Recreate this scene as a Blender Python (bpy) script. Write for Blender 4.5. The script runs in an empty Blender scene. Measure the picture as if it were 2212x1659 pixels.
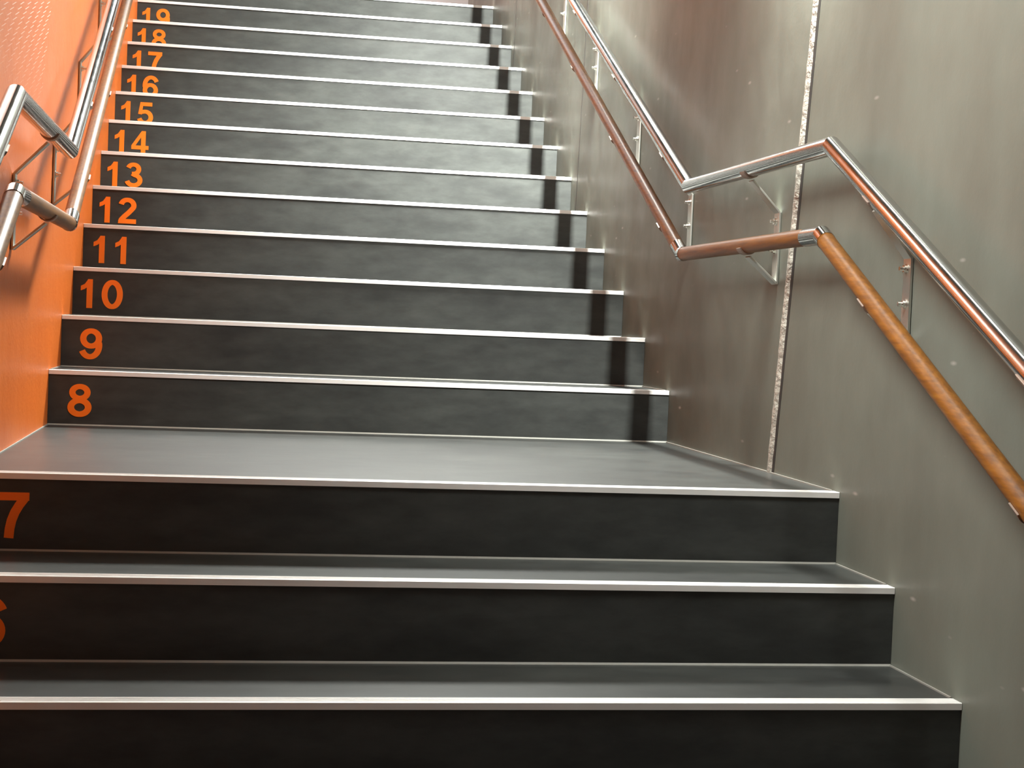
import bpy, bmesh, math, random
from mathutils import Vector, Matrix

# ------------------------------------------------------------------ camera
SC = bpy.context.scene
COL = SC.collection
cam_d = bpy.data.cameras.new('camera')
cam = bpy.data.objects.new('camera', cam_d)
COL.objects.link(cam)
cam_d.sensor_width = 36.0
cam_d.lens = 36.0 * 3545.0 / 2212.0
cam_d.clip_start = 0.05
PITCH, YAW, ROLL = -0.0354, -0.1714, 0.0409
cy_, sy_ = math.cos(YAW), math.sin(YAW)
cp_, sp_ = math.cos(PITCH), math.sin(PITCH)
fwd = Vector((-sy_*cp_, cy_*cp_, sp_))
right = Vector((cy_, sy_, 0))
up = right.cross(fwd)
r2 = math.cos(ROLL)*right + math.sin(ROLL)*up
u2 = -math.sin(ROLL)*right + math.cos(ROLL)*up
M = Matrix((r2, u2, -fwd)).transposed().to_4x4()
M.translation = Vector((0.5345, -5.1177, 1.5103))
cam.matrix_world = M
SC.camera = cam

# ------------------------------------------------------------------ world, lights, exposure
wd = bpy.data.worlds.new('world')
SC.world = wd
wd.use_nodes = True
wd.node_tree.nodes['Background'].inputs[0].default_value = (0.95, 0.97, 1.0, 1)
wd.node_tree.nodes['Background'].inputs[1].default_value = 0.03
SC.view_settings.view_transform = 'Standard'
SC.view_settings.look = 'None'
SC.view_settings.exposure = 0.0
SC.view_settings.gamma = 1.0
SC.view_settings.use_curve_mapping = False

def area(name, loc, rot, sx, sy, power, colr=(1.0, 0.97, 0.92)):
    l = bpy.data.lights.new(name, 'AREA')
    l.shape = 'RECTANGLE'; l.size = sx; l.size_y = sy
    l.energy = power; l.color = colr
    o = bpy.data.objects.new(name, l)
    COL.objects.link(o)
    o.location = loc; o.rotation_euler = rot
    return o

W = 1.935                 # stair width
H = 0.165                 # riser height
G = 0.341                 # going
LAND = 1.5215             # landing length, nosing 7 to nosing 8
SL = H / G
CEIL = 5.75
# line lamps near the grey wall: over the landing, the upper flight (two) and the lower flight
NEU = (0.98, 1.0, 0.94)
WARM = (0.98, 0.995, 0.94)
for nm_, loc_, sy_l, pw_, sprd, tilt_ in (('landing_line_light', (1.862, -1.38, 3.05), 0.3, 40, 94, 30),
                                   ('upper_line_light', (1.862, 0.60, 4.1), 1.0, 225, 86, 31),
                                   ('upper_line_light', (1.862, 2.4, 5.0), 1.0, 180, 96, 26),
                                   ('lower_line_light', (1.872, -2.7, 3.0), 0.8, 4, 110, 0)):
    area(nm_, loc_, (math.radians(tilt_), 0, 0), 0.045, sy_l, pw_, NEU).data.spread = math.radians(sprd)
# broad soft light coming down the stairs from the upper end, an added fill for the grey wall, and the halls
COOL = (0.80, 0.96, 1.0)
area('stair_head_light', (0.9, 5.2, 5.55), (math.radians(-48), 0, 0), 1.5, 1.2, 42, COOL)
wl = area('grey_wall_fill_light', (0.14, -2.4, 3.4), (0, 0, 0), 0.5, 1.3, 43, WARM)
wl.rotation_euler = Vector((1.9-0.14, -2.1+2.4, 1.75-3.4)).to_track_quat('-Z', 'Y').to_euler()
wl.data.spread = math.radians(80)
ol = area('orange_wall_fill_light', (1.72, 2.6, 5.2), (0, 0, 0), 0.35, 0.8, 54, NEU)  # added fill aimed at the orange wall, no fixture there
ol.rotation_euler = Vector((0.0-1.72, -1.0-2.6, 1.25-5.2)).to_track_quat('-Z', 'Y').to_euler()
ol.data.spread = math.radians(52)
area('rail_highlight_light', (1.42, 1.05, 5.4), (0, 0, 0), 0.5, 4.0, 40, NEU)  # added strip, put in for the white highlight on the steel rails
area('lower_hall_light', (0.7, -6.0, 4.2), (0, 0, 0), 0.8, 1.6, 12, WARM)
area('upper_hall_light', (0.9, 7.6, 5.6), (0, 0, 0), 1.6, 1.6, 90, (1, 0.98, 0.93))

# ------------------------------------------------------------------ materials
def nm(name):
    m = bpy.data.materials.new(name)
    m.use_nodes = True
    nt = m.node_tree
    return m, nt, nt.nodes['Principled BSDF'], nt.nodes, nt.links

def coords(N, L, scale=(1, 1, 1), loc=(0, 0, 0), rot=(0, 0, 0)):
    tc = N.new('ShaderNodeTexCoord'); mp = N.new('ShaderNodeMapping')
    mp.inputs['Scale'].default_value = scale
    mp.inputs['Location'].default_value = loc
    mp.inputs['Rotation'].default_value = rot
    L.new(tc.outputs['Object'], mp.inputs['Vector'])
    return mp.outputs['Vector']

def noise(N, L, vec, sc, det=4, rough=0.55):
    n = N.new('ShaderNodeTexNoise')
    n.inputs['Scale'].default_value = sc
    n.inputs['Detail'].default_value = det
    n.inputs['Roughness'].default_value = rough
    L.new(vec, n.inputs['Vector'])
    return n.outputs['Fac']

def ramp(N, L, fac, stops):
    r = N.new('ShaderNodeValToRGB')
    e = r.color_ramp.elements
    while len(e) < len(stops): e.new(0.5)
    for el, (p, c) in zip(e, stops):
        el.position = p
        el.color = (c[0], c[1], c[2], 1) if not isinstance(c, (int, float)) else (c, c, c, 1)
    L.new(fac, r.inputs['Fac'])
    return r.outputs['Color']

def mix(N, L, fac, a, b, mode='MIX'):
    n = N.new('ShaderNodeMix'); n.data_type = 'RGBA'; n.blend_type = mode
    for s, v in ((n.inputs[0], fac), (n.inputs[6], a), (n.inputs[7], b)):
        if hasattr(v, 'is_output'): L.new(v, s)
        elif isinstance(v, (int, float)): s.default_value = v
        else: s.default_value = (v[0], v[1], v[2], 1)
    return n.outputs[2]

def bump(N, L, h, strength, dist, prev=None):
    b = N.new('ShaderNodeBump')
    b.inputs['Strength'].default_value = strength
    b.inputs['Distance'].default_value = dist
    L.new(h, b.inputs['Height'])
    if prev is not None: L.new(prev, b.inputs['Normal'])
    return b.outputs['Normal']

def m_rubber():
    m, nt, P, N, L = nm('dark_linoleum')
    v = coords(N, L, (0.7, 1.0, 1.9))
    a = noise(N, L, v, 4.0, 7, 0.62)
    b = noise(N, L, v, 15.0, 5, 0.6)
    c1 = ramp(N, L, a, [(0.3, (0.034, 0.036, 0.035)), (0.7, (0.057, 0.061, 0.057))])
    c2 = ramp(N, L, b, [(0.3, 0.8), (0.75, 1.22)])
    c = mix(N, L, 1.0, c1, c2, 'MULTIPLY')
    L.new(c, P.inputs['Base Color'])
    P.inputs['Roughness'].default_value = 0.34
    P.inputs['Specular IOR Level'].default_value = 0.28
    f = noise(N, L, coords(N, L), 60, 4)
    L.new(bump(N, L, f, 0.10, 0.001), P.inputs['Normal'])
    return m

def m_simple(name, colr, rough, metal=0.0, bsc=None, bst=0.1, bd=0.002):
    m, nt, P, N, L = nm(name)
    P.inputs['Base Color'].default_value = (*colr, 1)
    P.inputs['Roughness'].default_value = rough
    P.inputs['Metallic'].default_value = metal
    if bsc:
        L.new(bump(N, L, noise(N, L, coords(N, L), bsc, 4), bst, bd), P.inputs['Normal'])
    return m

def m_alu():
    m, nt, P, N, L = nm('aluminium_nosing')
    P.inputs['Metallic'].default_value = 0.15
    v = coords(N, L, (0.6, 6, 6))
    c = ramp(N, L, noise(N, L, v, 9, 5), [(0.3, (0.80, 0.80, 0.78)), (0.7, (0.90, 0.90, 0.88))])
    L.new(c, P.inputs['Base Color'])
    P.inputs['Roughness'].default_value = 0.42
    return m

def m_steel():
    m, nt, P, N, L = nm('stainless_steel')
    P.inputs['Metallic'].default_value = 1.0
    P.inputs['Base Color'].default_value = (0.49, 0.49, 0.48, 1)
    r = ramp(N, L, noise(N, L, coords(N, L, (3, 3, 3)), 8, 5), [(0.3, 0.10), (0.7, 0.16)])
    L.new(r, P.inputs['Roughness'])
    return m

def m_wood():
    m, nt, P, N, L = nm('varnished_wood')
    v = coords(N, L, (22, 1.3, 22))
    g = noise(N, L, v, 5, 6, 0.6)
    c = ramp(N, L, g, [(0.25, (0.10, 0.035, 0.006)), (0.55, (0.22, 0.084, 0.010)), (0.8, (0.31, 0.130, 0.020))])
    L.new(c, P.inputs['Base Color'])
    P.inputs['Roughness'].default_value = 0.42
    P.inputs['Specular IOR Level'].default_value = 0.3
    P.inputs['Coat Weight'].default_value = 0.08
    P.inputs['Coat Roughness'].default_value = 0.3
    return m

def m_wall_grey():
    m, nt, P, N, L = nm('taupe_wall_paint')
    v = coords(N, L, (1, 1, 0.75))
    a = noise(N, L, v, 1.3, 5, 0.55)
    c = ramp(N, L, a, [(0.32, (0.112, 0.115, 0.094)), (0.52, (0.150, 0.160, 0.134)), (0.72, (0.178, 0.200, 0.170))])
    # small chips of paint
    vo = N.new('ShaderNodeTexVoronoi'); vo.inputs['Scale'].default_value = 7.5
    L.new(coords(N, L, (1, 0.55, 1.8)), vo.inputs['Vector'])
    spot = ramp(N, L, vo.outputs['Distance'], [(0.0, 1.0), (0.075, 0.0)])
    c = mix(N, L, mix(N, L, 0.55, (0, 0, 0), spot), c, (0.55, 0.50, 0.46))
    L.new(c, P.inputs['Base Color'])
    b = noise(N, L, v, 6, 5)
    L.new(ramp(N, L, b, [(0.3, 0.36), (0.7, 0.48)]), P.inputs['Roughness'])
    P.inputs['Specular IOR Level'].default_value = 0.2
    n1 = bump(N, L, noise(N, L, coords(N, L, (1, 1, 0.6)), 2.2, 3), 0.35, 0.03)
    n2 = bump(N, L, noise(N, L, coords(N, L, (1, 1, 1)), 70, 3), 0.12, 0.002, n1)
    L.new(n2, P.inputs['Normal'])
    return m

def m_wall_orange():
    m, nt, P, N, L = nm('orange_wall_paint')
    v = coords(N, L)
    a = noise(N, L, v, 2.0, 4)
    c = ramp(N, L, a, [(0.3, (0.71, 0.148, 0.017)), (0.7, (0.77, 0.180, 0.026))])
    # reflection painted into the base colour near the landing: rows of short pale dashes
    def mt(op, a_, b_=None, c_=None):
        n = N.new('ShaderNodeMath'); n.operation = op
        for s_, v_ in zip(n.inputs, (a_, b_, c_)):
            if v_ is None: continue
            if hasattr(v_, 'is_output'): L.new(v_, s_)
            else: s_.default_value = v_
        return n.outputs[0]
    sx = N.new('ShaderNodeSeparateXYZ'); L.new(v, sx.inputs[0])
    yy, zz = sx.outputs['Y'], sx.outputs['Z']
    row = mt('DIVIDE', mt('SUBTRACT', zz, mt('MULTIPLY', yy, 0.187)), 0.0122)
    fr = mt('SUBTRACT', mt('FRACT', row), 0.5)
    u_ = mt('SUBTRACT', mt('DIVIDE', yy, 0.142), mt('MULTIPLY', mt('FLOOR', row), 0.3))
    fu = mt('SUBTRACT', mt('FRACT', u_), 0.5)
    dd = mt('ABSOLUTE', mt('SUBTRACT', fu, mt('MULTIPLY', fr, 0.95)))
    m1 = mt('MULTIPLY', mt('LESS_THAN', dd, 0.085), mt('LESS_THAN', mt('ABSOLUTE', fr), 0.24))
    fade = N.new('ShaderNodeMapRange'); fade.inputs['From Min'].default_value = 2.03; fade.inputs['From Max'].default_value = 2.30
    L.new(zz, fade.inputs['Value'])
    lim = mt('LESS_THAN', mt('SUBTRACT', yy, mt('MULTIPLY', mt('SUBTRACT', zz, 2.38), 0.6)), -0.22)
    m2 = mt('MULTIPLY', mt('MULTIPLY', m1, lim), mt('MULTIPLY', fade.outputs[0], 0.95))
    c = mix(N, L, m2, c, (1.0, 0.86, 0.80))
    L.new(c, P.inputs['Base Color'])
    P.inputs['Roughness'].default_value = 0.36
    n1 = bump(N, L, noise(N, L, v, 3.0, 3), 0.25, 0.02)
    n2 = bump(N, L, noise(N, L, v, 70, 3), 0.35, 0.003, n1)
    L.new(n2, P.inputs['Normal'])
    return m

RUB = m_rubber(); ALU = m_alu(); STEEL = m_steel(); WOOD = m_wood()
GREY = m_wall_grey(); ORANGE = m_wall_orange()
BRK = m_simple('bracket_metal', (0.60, 0.60, 0.55), 0.36, 0.95)
CLIP = m_simple('clip_metal', (0.36, 0.27, 0.22), 0.45, 0.7)
BOLT = m_simple('bolt_metal', (0.85, 0.83, 0.78), 0.25, 1.0)
NUM = m_simple('orange_numeral_vinyl', (1.0, 0.20, 0.006), 0.5)
SEAL = m_simple('grey_sealant', (0.30, 0.30, 0.27), 0.5, 0, 40, 0.3)
SEAM = m_simple('seam_filler', (0.42, 0.41, 0.36), 0.45, 0, 55, 0.9, 0.01)
GAP = m_simple('dark_gap', (0.03, 0.027, 0.024), 0.8)
CEILM = m_simple('ceiling_grey', (0.12, 0.12, 0.115), 0.8, 0, 30, 0.1)
CREAM = m_simple('cream_wall_paint', (0.80, 0.66, 0.42), 0.6, 0, 30, 0.1)
WHITEP = m_simple('white_wall_panel', (0.78, 0.79, 0.80), 0.5)
FLOORM = m_simple('grey_floor', (0.10, 0.10, 0.095), 0.45, 0, 50, 0.1)

# ------------------------------------------------------------------ helpers
def box(bm, lo, hi, mi=0):
    vs = [bm.verts.new((x, y, z)) for x in (lo[0], hi[0]) for y in (lo[1], hi[1]) for z in (lo[2], hi[2])]
    fs = [(0, 1, 3, 2), (4, 6, 7, 5), (0, 4, 5, 1), (2, 3, 7, 6), (0, 2, 6, 4), (1, 5, 7, 3)]
    for f in fs:
        fc = bm.faces.new([vs[i] for i in f]); fc.material_index = mi

def prism(bm, pts, x0, x1, mi=0, caps=True):
    """closed outline of (y, z) pushed along x"""
    a = [bm.verts.new((x0, y, z)) for y, z in pts]
    b = [bm.verts.new((x1, y, z)) for y, z in pts]
    n = len(pts)
    for i in range(n):
        f = bm.faces.new((a[i], a[(i+1) % n], b[(i+1) % n], b[i])); f.material_index = mi
    if caps:
        f = bm.faces.new(a[::-1]); f.material_index = mi
        f = bm.faces.new(b); f.material_index = mi

def tube(bm, pts, r, seg=28, mi=0, cap=True, ry=None):
    """mitred tube through pts"""
    pts = [Vector(p) for p in pts]
    rings = []
    n = len(pts)
    d0 = (pts[1]-pts[0]).normalized()
    side = Vector((1, 0, 0)) if abs(d0.x) < 0.9 else Vector((0, 1, 0))
    side = (side - side.dot(d0)*d0).normalized()
    up_ = d0.cross(side)
    ring = [pts[0] + side*r*math.cos(t*2*math.pi/seg) + up_*(ry or r)*math.sin(t*2*math.pi/seg) for t in range(seg)]
    rings.append([bm.verts.new(p) for p in ring])
    cur = ring
    for i in range(1, n):
        d = (pts[i]-pts[i-1]).normalized()
        if i < n-1:
            d2 = (pts[i+1]-pts[i]).normalized()
            nrm = (d+d2).normalized()
        else:
            nrm = d
        new = []
        for p in cur:
            t = (pts[i]-p).dot(nrm)/d.dot(nrm)
            new.append(p + d*t)
        rings.append([bm.verts.new(p) for p in new])
        cur = new
    for a, b in zip(rings, rings[1:]):
        for i in range(seg):
            f = bm.faces.new((a[i], a[(i+1) % seg], b[(i+1) % seg], b[i]))
            f.smooth = True; f.material_index = mi
    if cap:
        for rr_, rev in ((rings[0], True), (rings[-1], False)):
            f = bm.faces.new(rr_[::-1] if rev else rr_); f.material_index = mi
            for ed in f.edges: ed.smooth = False
    # keep mitre rings crisp
    for rr_ in rings[1:-1]:
        for i in range(seg):
            e = bm.edges.get((rr_[i], rr_[(i+1) % seg]))
            if e: e.smooth = False

def obj(name, bm, mats, parent=None, bevel=None):
    bmesh.ops.recalc_face_normals(bm, faces=bm.faces[:])
    me = bpy.data.meshes.new(name)
    bm.to_mesh(me); bm.free()
    for m in (mats if isinstance(mats, (list, tuple)) else [mats]): me.materials.append(m)
    o = bpy.data.objects.new(name, me)
    COL.objects.link(o)
    if parent is not None: o.parent = parent
    if bevel:
        b = o.modifiers.new('bevel', 'BEVEL'); b.width = bevel; b.segments = 2; b.limit_method = 'ANGLE'
    return o

def empty(name, loc, label, cat, group=None):
    o = bpy.data.objects.new(name, None); COL.objects.link(o)
    o.location = loc; o['label'] = label; o['category'] = cat
    if group: o['group'] = group
    return o

def struct(name, bm, mats, label=None):
    o = obj(name, bm, mats); o['kind'] = 'structure'
    if label: o['label'] = label
    return o

# ------------------------------------------------------------------ setting
def nose_y(n):
    return (n-8)*G if n >= 8 else -LAND + (n-7)*G
Y20 = nose_y(20)
Y1 = nose_y(1)
YB = -8.2      # back end of lower hall
YR = 5.15      # end of the grey wall in the upper hall
bm = bmesh.new(); box(bm, (-0.2, YB, -0.2), (W+0.2, Y1+0.03, 0.0)); struct('floor', bm, FLOORM)
bm = bmesh.new(); box(bm, (-0.25, Y20+0.02, 3.1), (5.0, 9.2, 20*H-0.002)); struct('floor_upper', bm, FLOORM)
bm = bmesh.new(); box(bm, (-0.25, YB, CEIL), (5.0, 9.2, CEIL+0.15)); struct('ceiling', bm, CEILM)
bm = bmesh.new(); box(bm, (W, YB, -0.2), (W+0.2, YR, CEIL)); struct('wall_right', bm, GREY, 'dark taupe painted wall with a satin sheen')
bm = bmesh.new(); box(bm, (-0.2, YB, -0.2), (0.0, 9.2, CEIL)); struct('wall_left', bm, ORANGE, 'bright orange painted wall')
bm = bmesh.new(); box(bm, (-0.2, 9.0, 3.1), (5.0, 9.2, CEIL)); struct('wall_back', bm, CREAM)
bm = bmesh.new(); box(bm, (4.8, YR, 3.1), (5.0, 9.0, CEIL)); struct('wall_hall', bm, CREAM)
bm = bmesh.new(); box(bm, (-0.2, YB-0.2, -0.2), (W+0.2, YB, CEIL)); struct('wall_front', bm, CEILM)

# seam filler on the grey wall: slightly leaning lumpy bead with a dark gap beside it
random.seed(4)
def seam(name, ya, za, yb, zb, wid, thick, mat, gapw, lumps):
    bm = bmesh.new()
    n = 150
    prev = None
    for i in range(n+1):
        t = i/n
        y = ya+(yb-ya)*t; z = za+(zb-za)*t
        k = 1+lumps*(random.random()-0.5)
        tk = thick*(1+lumps*(random.random()-0.5))
        row = [bm.verts.new(p) for p in ((W, y-wid*k/2, z), (W-tk*.75, y-wid*k*.33, z), (W-tk, y, z),
                                         (W-tk*.75, y+wid*k*.33, z), (W, y+wid*k/2, z))]
        if prev:
            for j in range(4):
                f = bm.faces.new((prev[j], prev[j+1], row[j+1], row[j])); f.smooth = True
        prev = row
    if gapw:
        a = [(y_, z_) for y_, z_ in ((ya-wid/2-gapw, za), (ya-wid/2+.004, za), (yb-wid/2+.004, zb), (yb-wid/2-gapw, zb))]
        prism(bm, a, W-0.0012, W+0.002, 1)
    return struct(name, bm, [mat, GAP])
k = (1.163-2.345)/(-1.026+1.213)
zt = 4.2
seam('trim_1', -1.026+(1.155-1.163)/k, 1.155, -1.213+(zt-2.345)/k, zt, 0.034, 0.0075, SEAM, 0.014, 0.22)
seam('trim_2', 1.60, 1.95, 1.36, 4.6, 0.010, 0.0012, GAP, 0, 0.2)
seam('trim_3', 3.34, 2.80, 3.10, 5.0, 0.010, 0.0012, GAP, 0, 0.2)

# white framed panel standing in the bright upper hall
bm = bmesh.new(); box(bm, (0.3, 8.93, 3.35), (2.62, 9.0, 5.3)); struct('window_1', bm, WHITEP, 'pale panel on the cream upper hall wall')

# ------------------------------------------------------------------ numerals (heavy grotesque), unit height 1, width .74
T = 0.2
def arc(cx, cy, rx, ry, a0, a1, n=22):
    return [(cx+rx*math.cos(math.radians(a0+(a1-a0)*i/n)), cy+ry*math.sin(math.radians(a0+(a1-a0)*i/n))) for i in range(n+1)]
def stroke(poly, w=T, closed=False):
    quads = []
    n = len(poly)
    L_, R_ = [], []
    for i in range(n):
        if closed:
            a, b = poly[(i-1) % n], poly[(i+1) % n]
        else:
            a, b = poly[max(i-1, 0)], poly[min(i+1, n-1)]
        dx, dy = b[0]-a[0], b[1]-a[1]
        l = math.hypot(dx, dy) or 1
        nx, ny = -dy/l, dx/l
        # horizontal parts of the strokes are a bit thinner
        ww = w*(0.84 + 0.16*abs(nx))
        L_.append((poly[i][0]+nx*ww/2, poly[i][1]+ny*ww/2))
        R_.append((poly[i][0]-nx*ww/2, poly[i][1]-ny*ww/2))
    rng = range(n if closed else n-1)
    for i in rng:
        j = (i+1) % n
        quads.append([L_[i], L_[j], R_[j], R_[i]])
    return quads
h2 = T/2; v2 = T*0.42
def digit(d):
    if d == '0':
        return stroke(arc(.36, .5, .36-h2, .505-v2, 0, 350, 35), closed=True)
    if d == '1':
        return [[(.27, 0), (.47, 0), (.47, 1.0), (.31, 1.0), (.27, .93)],
                [(.27, .93), (.31, 1.0), (.47, .98), (.27, .72)],
                [(.07, .76), (.07, .60), (.20, .655), (.27, .71), (.27, .93), (.20, .83)]]
    if d == '2':
        return stroke(arc(.35, .70, .34-h2, .30-v2, 170, -20)+[(.50, .53), (.38, .40), (.24, .27), (.13, .14), (.10, .05)]) + [[(0, 0), (.69, 0), (.69, .175), (.06, .175)]]
    if d == '3':
        return stroke(arc(.33, .735, .31-h2, .27-v2, 165, -80)+[(.27, .545)], T*.95) + stroke([(.27, .555)]+arc(.34, .29, .36-h2, .295-v2, 80, -168), T*.97)
    if d == '4':
        return [[(.40, 0), (.59, 0), (.59, 1), (.42, 1), (.40, .95)], [(0, .21), (.72, .21), (.72, .375), (0, .375)],
                [(0, .37), (.16, .36), (.43, .78), (.44, 1.0), (.42, 1.0)]]
    if d == '5':
        return [[(.13, .82), (.65, .82), (.65, .99), (.13, .99)], [(.04, .46), (.20, .44), (.27, .99), (.13, .99)]] + \
            stroke([(.12, .50), (.20, .56)]+arc(.345, .325, .355-h2, .335-v2, 110, -165))
    if d == '6':
        q = stroke(arc(.365, .325, .35-h2, .33-v2, 0, 350, 30), closed=True)
        return q + stroke(arc(.39, .55, .385-h2, .455-v2, 195, 28, 26), T)
    if d == '9':
        return [[(.73-x, 1-y) for x, y in qd] for qd in digit('6')]
    if d == '7':
        q = [[(.03, .81), (.70, .81), (.70, .97), (.03, .99)], [(.03, .81), (.70, .81), (.70, .985), (.03, .985)]]
        return q[1:] + stroke([(.60, .86), (.50, .72), (.41, .56), (.345, .38), (.31, .2), (.295, 0)], T)
    if d == '8':
        return stroke(arc(.36, .74, .325-h2, .265-v2, 0, 350, 30), T*.94, True) + stroke(arc(.36, .285, .36-h2, .295-v2, 0, 350, 30), closed=True)

def number_mesh(n, x0, z0, hgt, y):
    bm = bmesh.new()
    cx = x0
    q = 0
    for k, ch in enumerate(str(n)):
        for qd in digit(ch):
            q += 1
            yf = y-0.0012-0.000012*q
            # quads given as (x, z): a thin sheet of vinyl standing proud of the riser
            f_ = [bm.verts.new((cx+px*hgt, yf, z0+pz*hgt)) for px, pz in qd]
            b_ = [bm.verts.new((cx+px*hgt, y, z0+pz*hgt)) for px, pz in qd]
            m = len(qd)
            try:
                bm.faces.new(f_)
            except ValueError:
                continue
            for i in range(m):
                bm.faces.new((f_[i], f_[(i+1) % m], b_[(i+1) % m], b_[i]))
        cx += 0.775*hgt
    bm.normal_update()
    return bm

# ------------------------------------------------------------------ stairs
def nosing_profile(y, z):
    """ribbed aluminium edge: outline in (y, z), nosing front at y, top of tread at z"""
    d = 0.036
    p = [(y-0.003, z-0.0115), (y-0.003, z+0.001)]
    p += [(y-0.001, z+0.0020)]
    yy = y+0.004
    for i in range(5):
        p += [(yy, z+0.0020), (yy+0.0012, z+0.0006), (yy+0.0033, z+0.0006), (yy+0.0045, z+0.0020)]
        yy += 0.0064
    p += [(y+d, z+0.0020), (y+d+0.0012, z+0.0002), (y+0.0012, z+0.0002), (y+0.0012, z-0.0115)]
    return p

def make_flight(name, label, steps, group):
    root = empty(name, (0, nose_y(steps[0]), (steps[0]-1)*H), label, 'staircase', group)
    inv = Matrix.Translation(-root.location)
    for n in steps:
        y, z = nose_y(n), n*H
        back = nose_y(n+1) if n < 20 else Y20+0.02
        bm = bmesh.new()
        # riser slab and tread slab in one L
        yr = y+0.001
        prof = [(yr, z-H), (yr, z), (back+0.001, z), (back+0.001, z-0.05), (yr+0.05, z-0.05), (yr+0.05, z-H)]
        prism(bm, prof, 0.0005, W-0.0005, 0)
        # bead of sealant where the riser meets the tread below, and along the wall
        if n > 1:
            prism(bm, [(yr-0.004, z-H), (yr, z-H+0.004), (yr+.002, z-H+.004), (yr+.002, z-H)], 0.001, W-0.001, 1)
        for xa, xb in ((0.0008, 0.0045), (W-0.0048, W-0.0008)):
            if n < 20:
                box(bm, (xa, y+0.044, z-0.001), (xb, back-0.004, z+0.003), 1)
        bmesh.ops.transform(bm, matrix=inv, verts=bm.verts[:])
        st = obj('step', bm, [RUB, SEAL], root)
        st['label'] = ('black landing step numbered %d' if n == 7 else 'black step numbered %d') % n
        bm = bmesh.new()
        prism(bm, nosing_profile(y, z), 0.001, W-0.001)
        bmesh.ops.transform(bm, matrix=inv, verts=bm.verts[:])
        ns = obj('nosing', bm, ALU, st); ns['label'] = 'ribbed aluminium nosing strip'
        hgt = 0.099
        x0 = 0.058 if n < 10 else (0.030 if n == 11 else 0.020)
        z0 = z-H+0.027
        if n < 20:
            bm = number_mesh(n, x0, z0, hgt, yr+0.0001)
            bmesh.ops.transform(bm, matrix=inv, verts=bm.verts[:])
            nb = obj('step_number', bm, NUM, st); nb['label'] = 'orange numeral %d' % n
    return root
make_flight('stair_flight', 'lower flight of black steps rising to the landing, numerals 6 and 7 cut off', range(1, 8), None)
make_flight('stair_flight', 'long upper flight of black steps numbered 8 to 19 beyond the landing', range(8, 21), None)

# ------------------------------------------------------------------ handrails
D = 0.085
def rail_z(y, base, ya, yb, lift=0):
    if y < ya: return base+(y-ya)*SL
    if y > yb: return base+(y-yb)*SL
    return base

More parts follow.
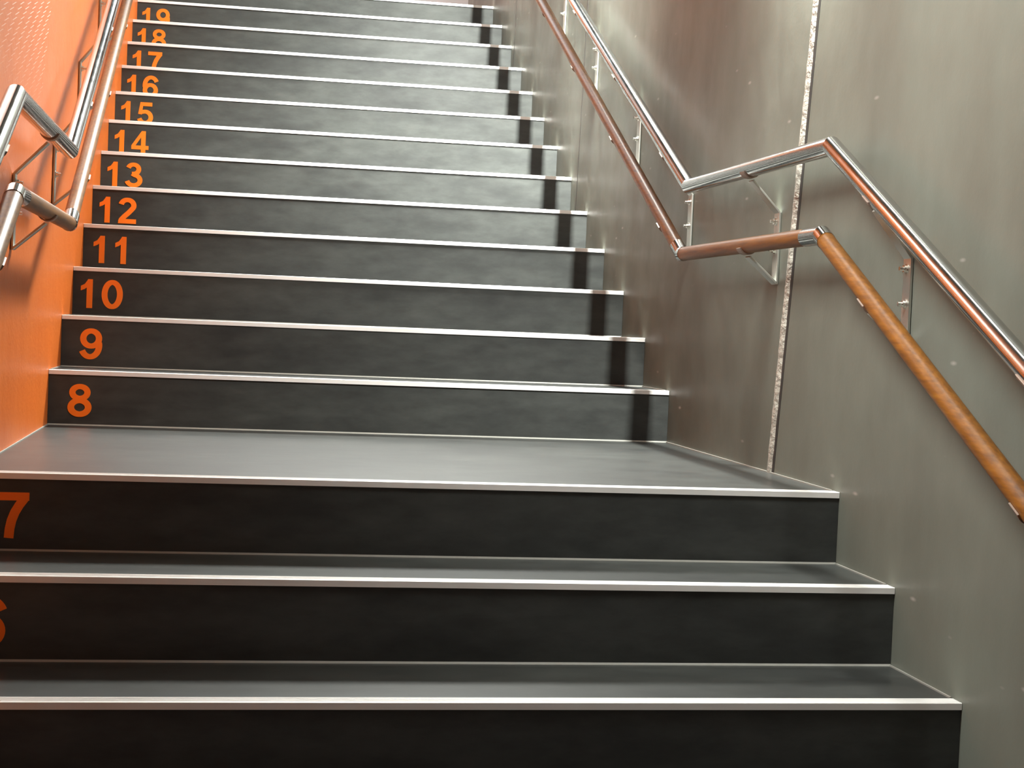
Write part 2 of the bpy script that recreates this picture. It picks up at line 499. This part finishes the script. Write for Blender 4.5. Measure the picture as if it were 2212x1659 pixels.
def make_handrail(side, label, yoff, bracket_ys):
    xw = W if side > 0 else 0.0
    s = -side                          # direction from the wall into the stair
    xr = xw + s*D
    SB, SA_, SB_ = 1.942, -1.592+yoff, -0.425+yoff      # steel height, lower kink, upper kink
    WB, WA_, WB_ = 1.744, -1.556+yoff, -0.385+yoff      # wood
    root = empty('handrail', (xw, -1.0, 1.155), label, 'handrail', None)
    inv = Matrix.Translation(-root.location)
    y0, y1 = Y1-0.25, Y20+0.25
    def fin(name, bm, mat, par, **kw):
        bmesh.ops.transform(bm, matrix=inv, verts=bm.verts[:])
        return obj(name, bm, mat, par, **kw)
    bm = bmesh.new()
    tube(bm, [(xw+s*0.0, y0-0.05, rail_z(y0-.05, SB, SA_, SB_)), (xr, y0-0.05, rail_z(y0-.05, SB, SA_, SB_)), (xr, SA_, SB), (xr, SB_, SB),
              (xr, y1, rail_z(y1, SB, SA_, SB_)), (xw, y1, rail_z(y1, SB, SA_, SB_))], 0.0215, 36)
    up_r = fin('upper_rail', bm, STEEL, root); up_r['label'] = 'polished stainless steel upper rail'
    bm = bmesh.new()
    tube(bm, [(xw, y0-0.02, rail_z(y0-.02, WB, WA_, WB_)), (xr, y0-0.02, rail_z(y0-.02, WB, WA_, WB_)), (xr, WA_, WB), (xr, WB_, WB),
              (xr, y1, rail_z(y1, WB, WA_, WB_)), (xw, y1, rail_z(y1, WB, WA_, WB_))], 0.0205, 36)
    lo_r = fin('lower_rail', bm, WOOD, root); lo_r['label'] = 'brown varnished wooden lower rail'
    # steel corner sleeves on the wooden rail
    for yk, d_lo, d_hi in ((WA_, 0.03, 0.10), (WB_, 0.025, 0.055)):
        bm = bmesh.new()
        ya, yb = yk-d_lo, yk+d_hi
        tube(bm, [(xr, ya, rail_z(ya, WB, WA_, WB_)), (xr, yk, WB), (xr, yb, rail_z(yb, WB, WA_, WB_))], 0.0218, 36)
        sl = fin('corner_sleeve', bm, STEEL, lo_r); sl['label'] = 'steel corner sleeve'
    for yb in bracket_ys:
        zs, zw = rail_z(yb, SB, SA_, SB_), rail_z(yb, WB, WA_, WB_)
        flat = SA_ < yb < SB_
        zt_ = zs - (0.108 if flat else 0.125); zb_ = zw - 0.098
        bm = bmesh.new()
        xa, xb = xw, xw+s*0.006
        hw = 0.019
        def bar(p, q, th=0.006):
            """flat bar in the x-z plane from p to q"""
            (x1, z1), (x2, z2) = p, q
            l = math.hypot(x2-x1, z2-z1); nx, nz = -(z2-z1)/l*th/2, (x2-x1)/l*th/2
            vs = []
            for yy in (yb-hw, yb+hw):
                for a, b in ((x1+nx, z1+nz), (x1-nx, z1-nz), (x2-nx, z2-nz), (x2+nx, z2+nz)):
                    vs.append(bm.verts.new((a, yy, b)))
            for f in ((0, 1, 2, 3), (7, 6, 5, 4), (0, 4, 5, 1), (1, 5, 6, 2), (2, 6, 7, 3), (3, 7, 4, 0)):
                bm.faces.new([vs[i] for i in f])
        xc = xw+s*0.0045
        bar((xc, zb_), (xc, zt_))
        bar((xc, zt_-0.002), (xr-s*0.004, zs-0.030))
        bar((xc, zb_+0.002), (xr-s*0.004, zw-0.029))
        br = fin('bracket', bm, BRK, root, bevel=0.0012); br['label'] = 'flat metal wall bracket'
        for zr_ in (zs-0.027, zw-0.026):       # saddle clips under each rail
            bm = bmesh.new()
            slope = 0 if flat else SL
            vs = []
            yl = 0.017
            for yy in (-yl, yl):
                for k_ in range(9):
                    a = math.radians(-160+140*k_/8)
                    for rr_ in (0.0214, 0.0250):
                        vs.append((xr+rr_*math.cos(a), yb+yy, (zs if zr_ > zw else zw)+rr_*math.sin(a)+yy*slope))
            bv = [bm.verts.new(v) for v in vs]
            o_ = 18
            for k_ in range(8):
                i0 = 2*k_
                for quad in ((i0, i0+2, i0+2+o_, i0+o_), (i0+1, i0+1+o_, i0+3+o_, i0+3),
                             (i0, i0+1, i0+3, i0+2), (i0+o_, i0+2+o_, i0+3+o_, i0+1+o_)):
                    bm.faces.new([bv[i] for i in quad])
            bm.faces.new([bv[i] for i in (0, o_, o_+1, 1)]); bm.faces.new([bv[i] for i in (16, 17, 17+o_, 16+o_)])
            fin('saddle_clip', bm, CLIP, br)
        for zz in (zt_-0.024, zt_-0.098):
            bm = bmesh.new()
            tube(bm, [(xw+s*0.006, yb, zz), (xw+s*0.009, yb, zz)], 0.011, 14)
            tube(bm, [(xw+s*0.009, yb, zz), (xw+s*0.015, yb, zz)], 0.0085, 6)
            tube(bm, [(xw+s*0.015, yb, zz), (xw+s*0.024, yb, zz)], 0.0045, 12)
            fin('bolt', bm, BOLT, br)
    return root
make_handrail(1, 'double handrail, steel over wood, bolted to the dark taupe right wall', 0.0,
              [-3.3, -2.58, -1.86, -1.005, -0.17, 0.54, 1.28, 1.98, 2.70, 3.42, 4.12])
make_handrail(-1, 'double handrail, steel over wood, mounted on the bright orange left wall', -0.01,
              [-3.3, -2.58, -1.86, -0.94, -0.05, 0.66, 1.39, 2.11, 2.83, 3.55, 4.2])
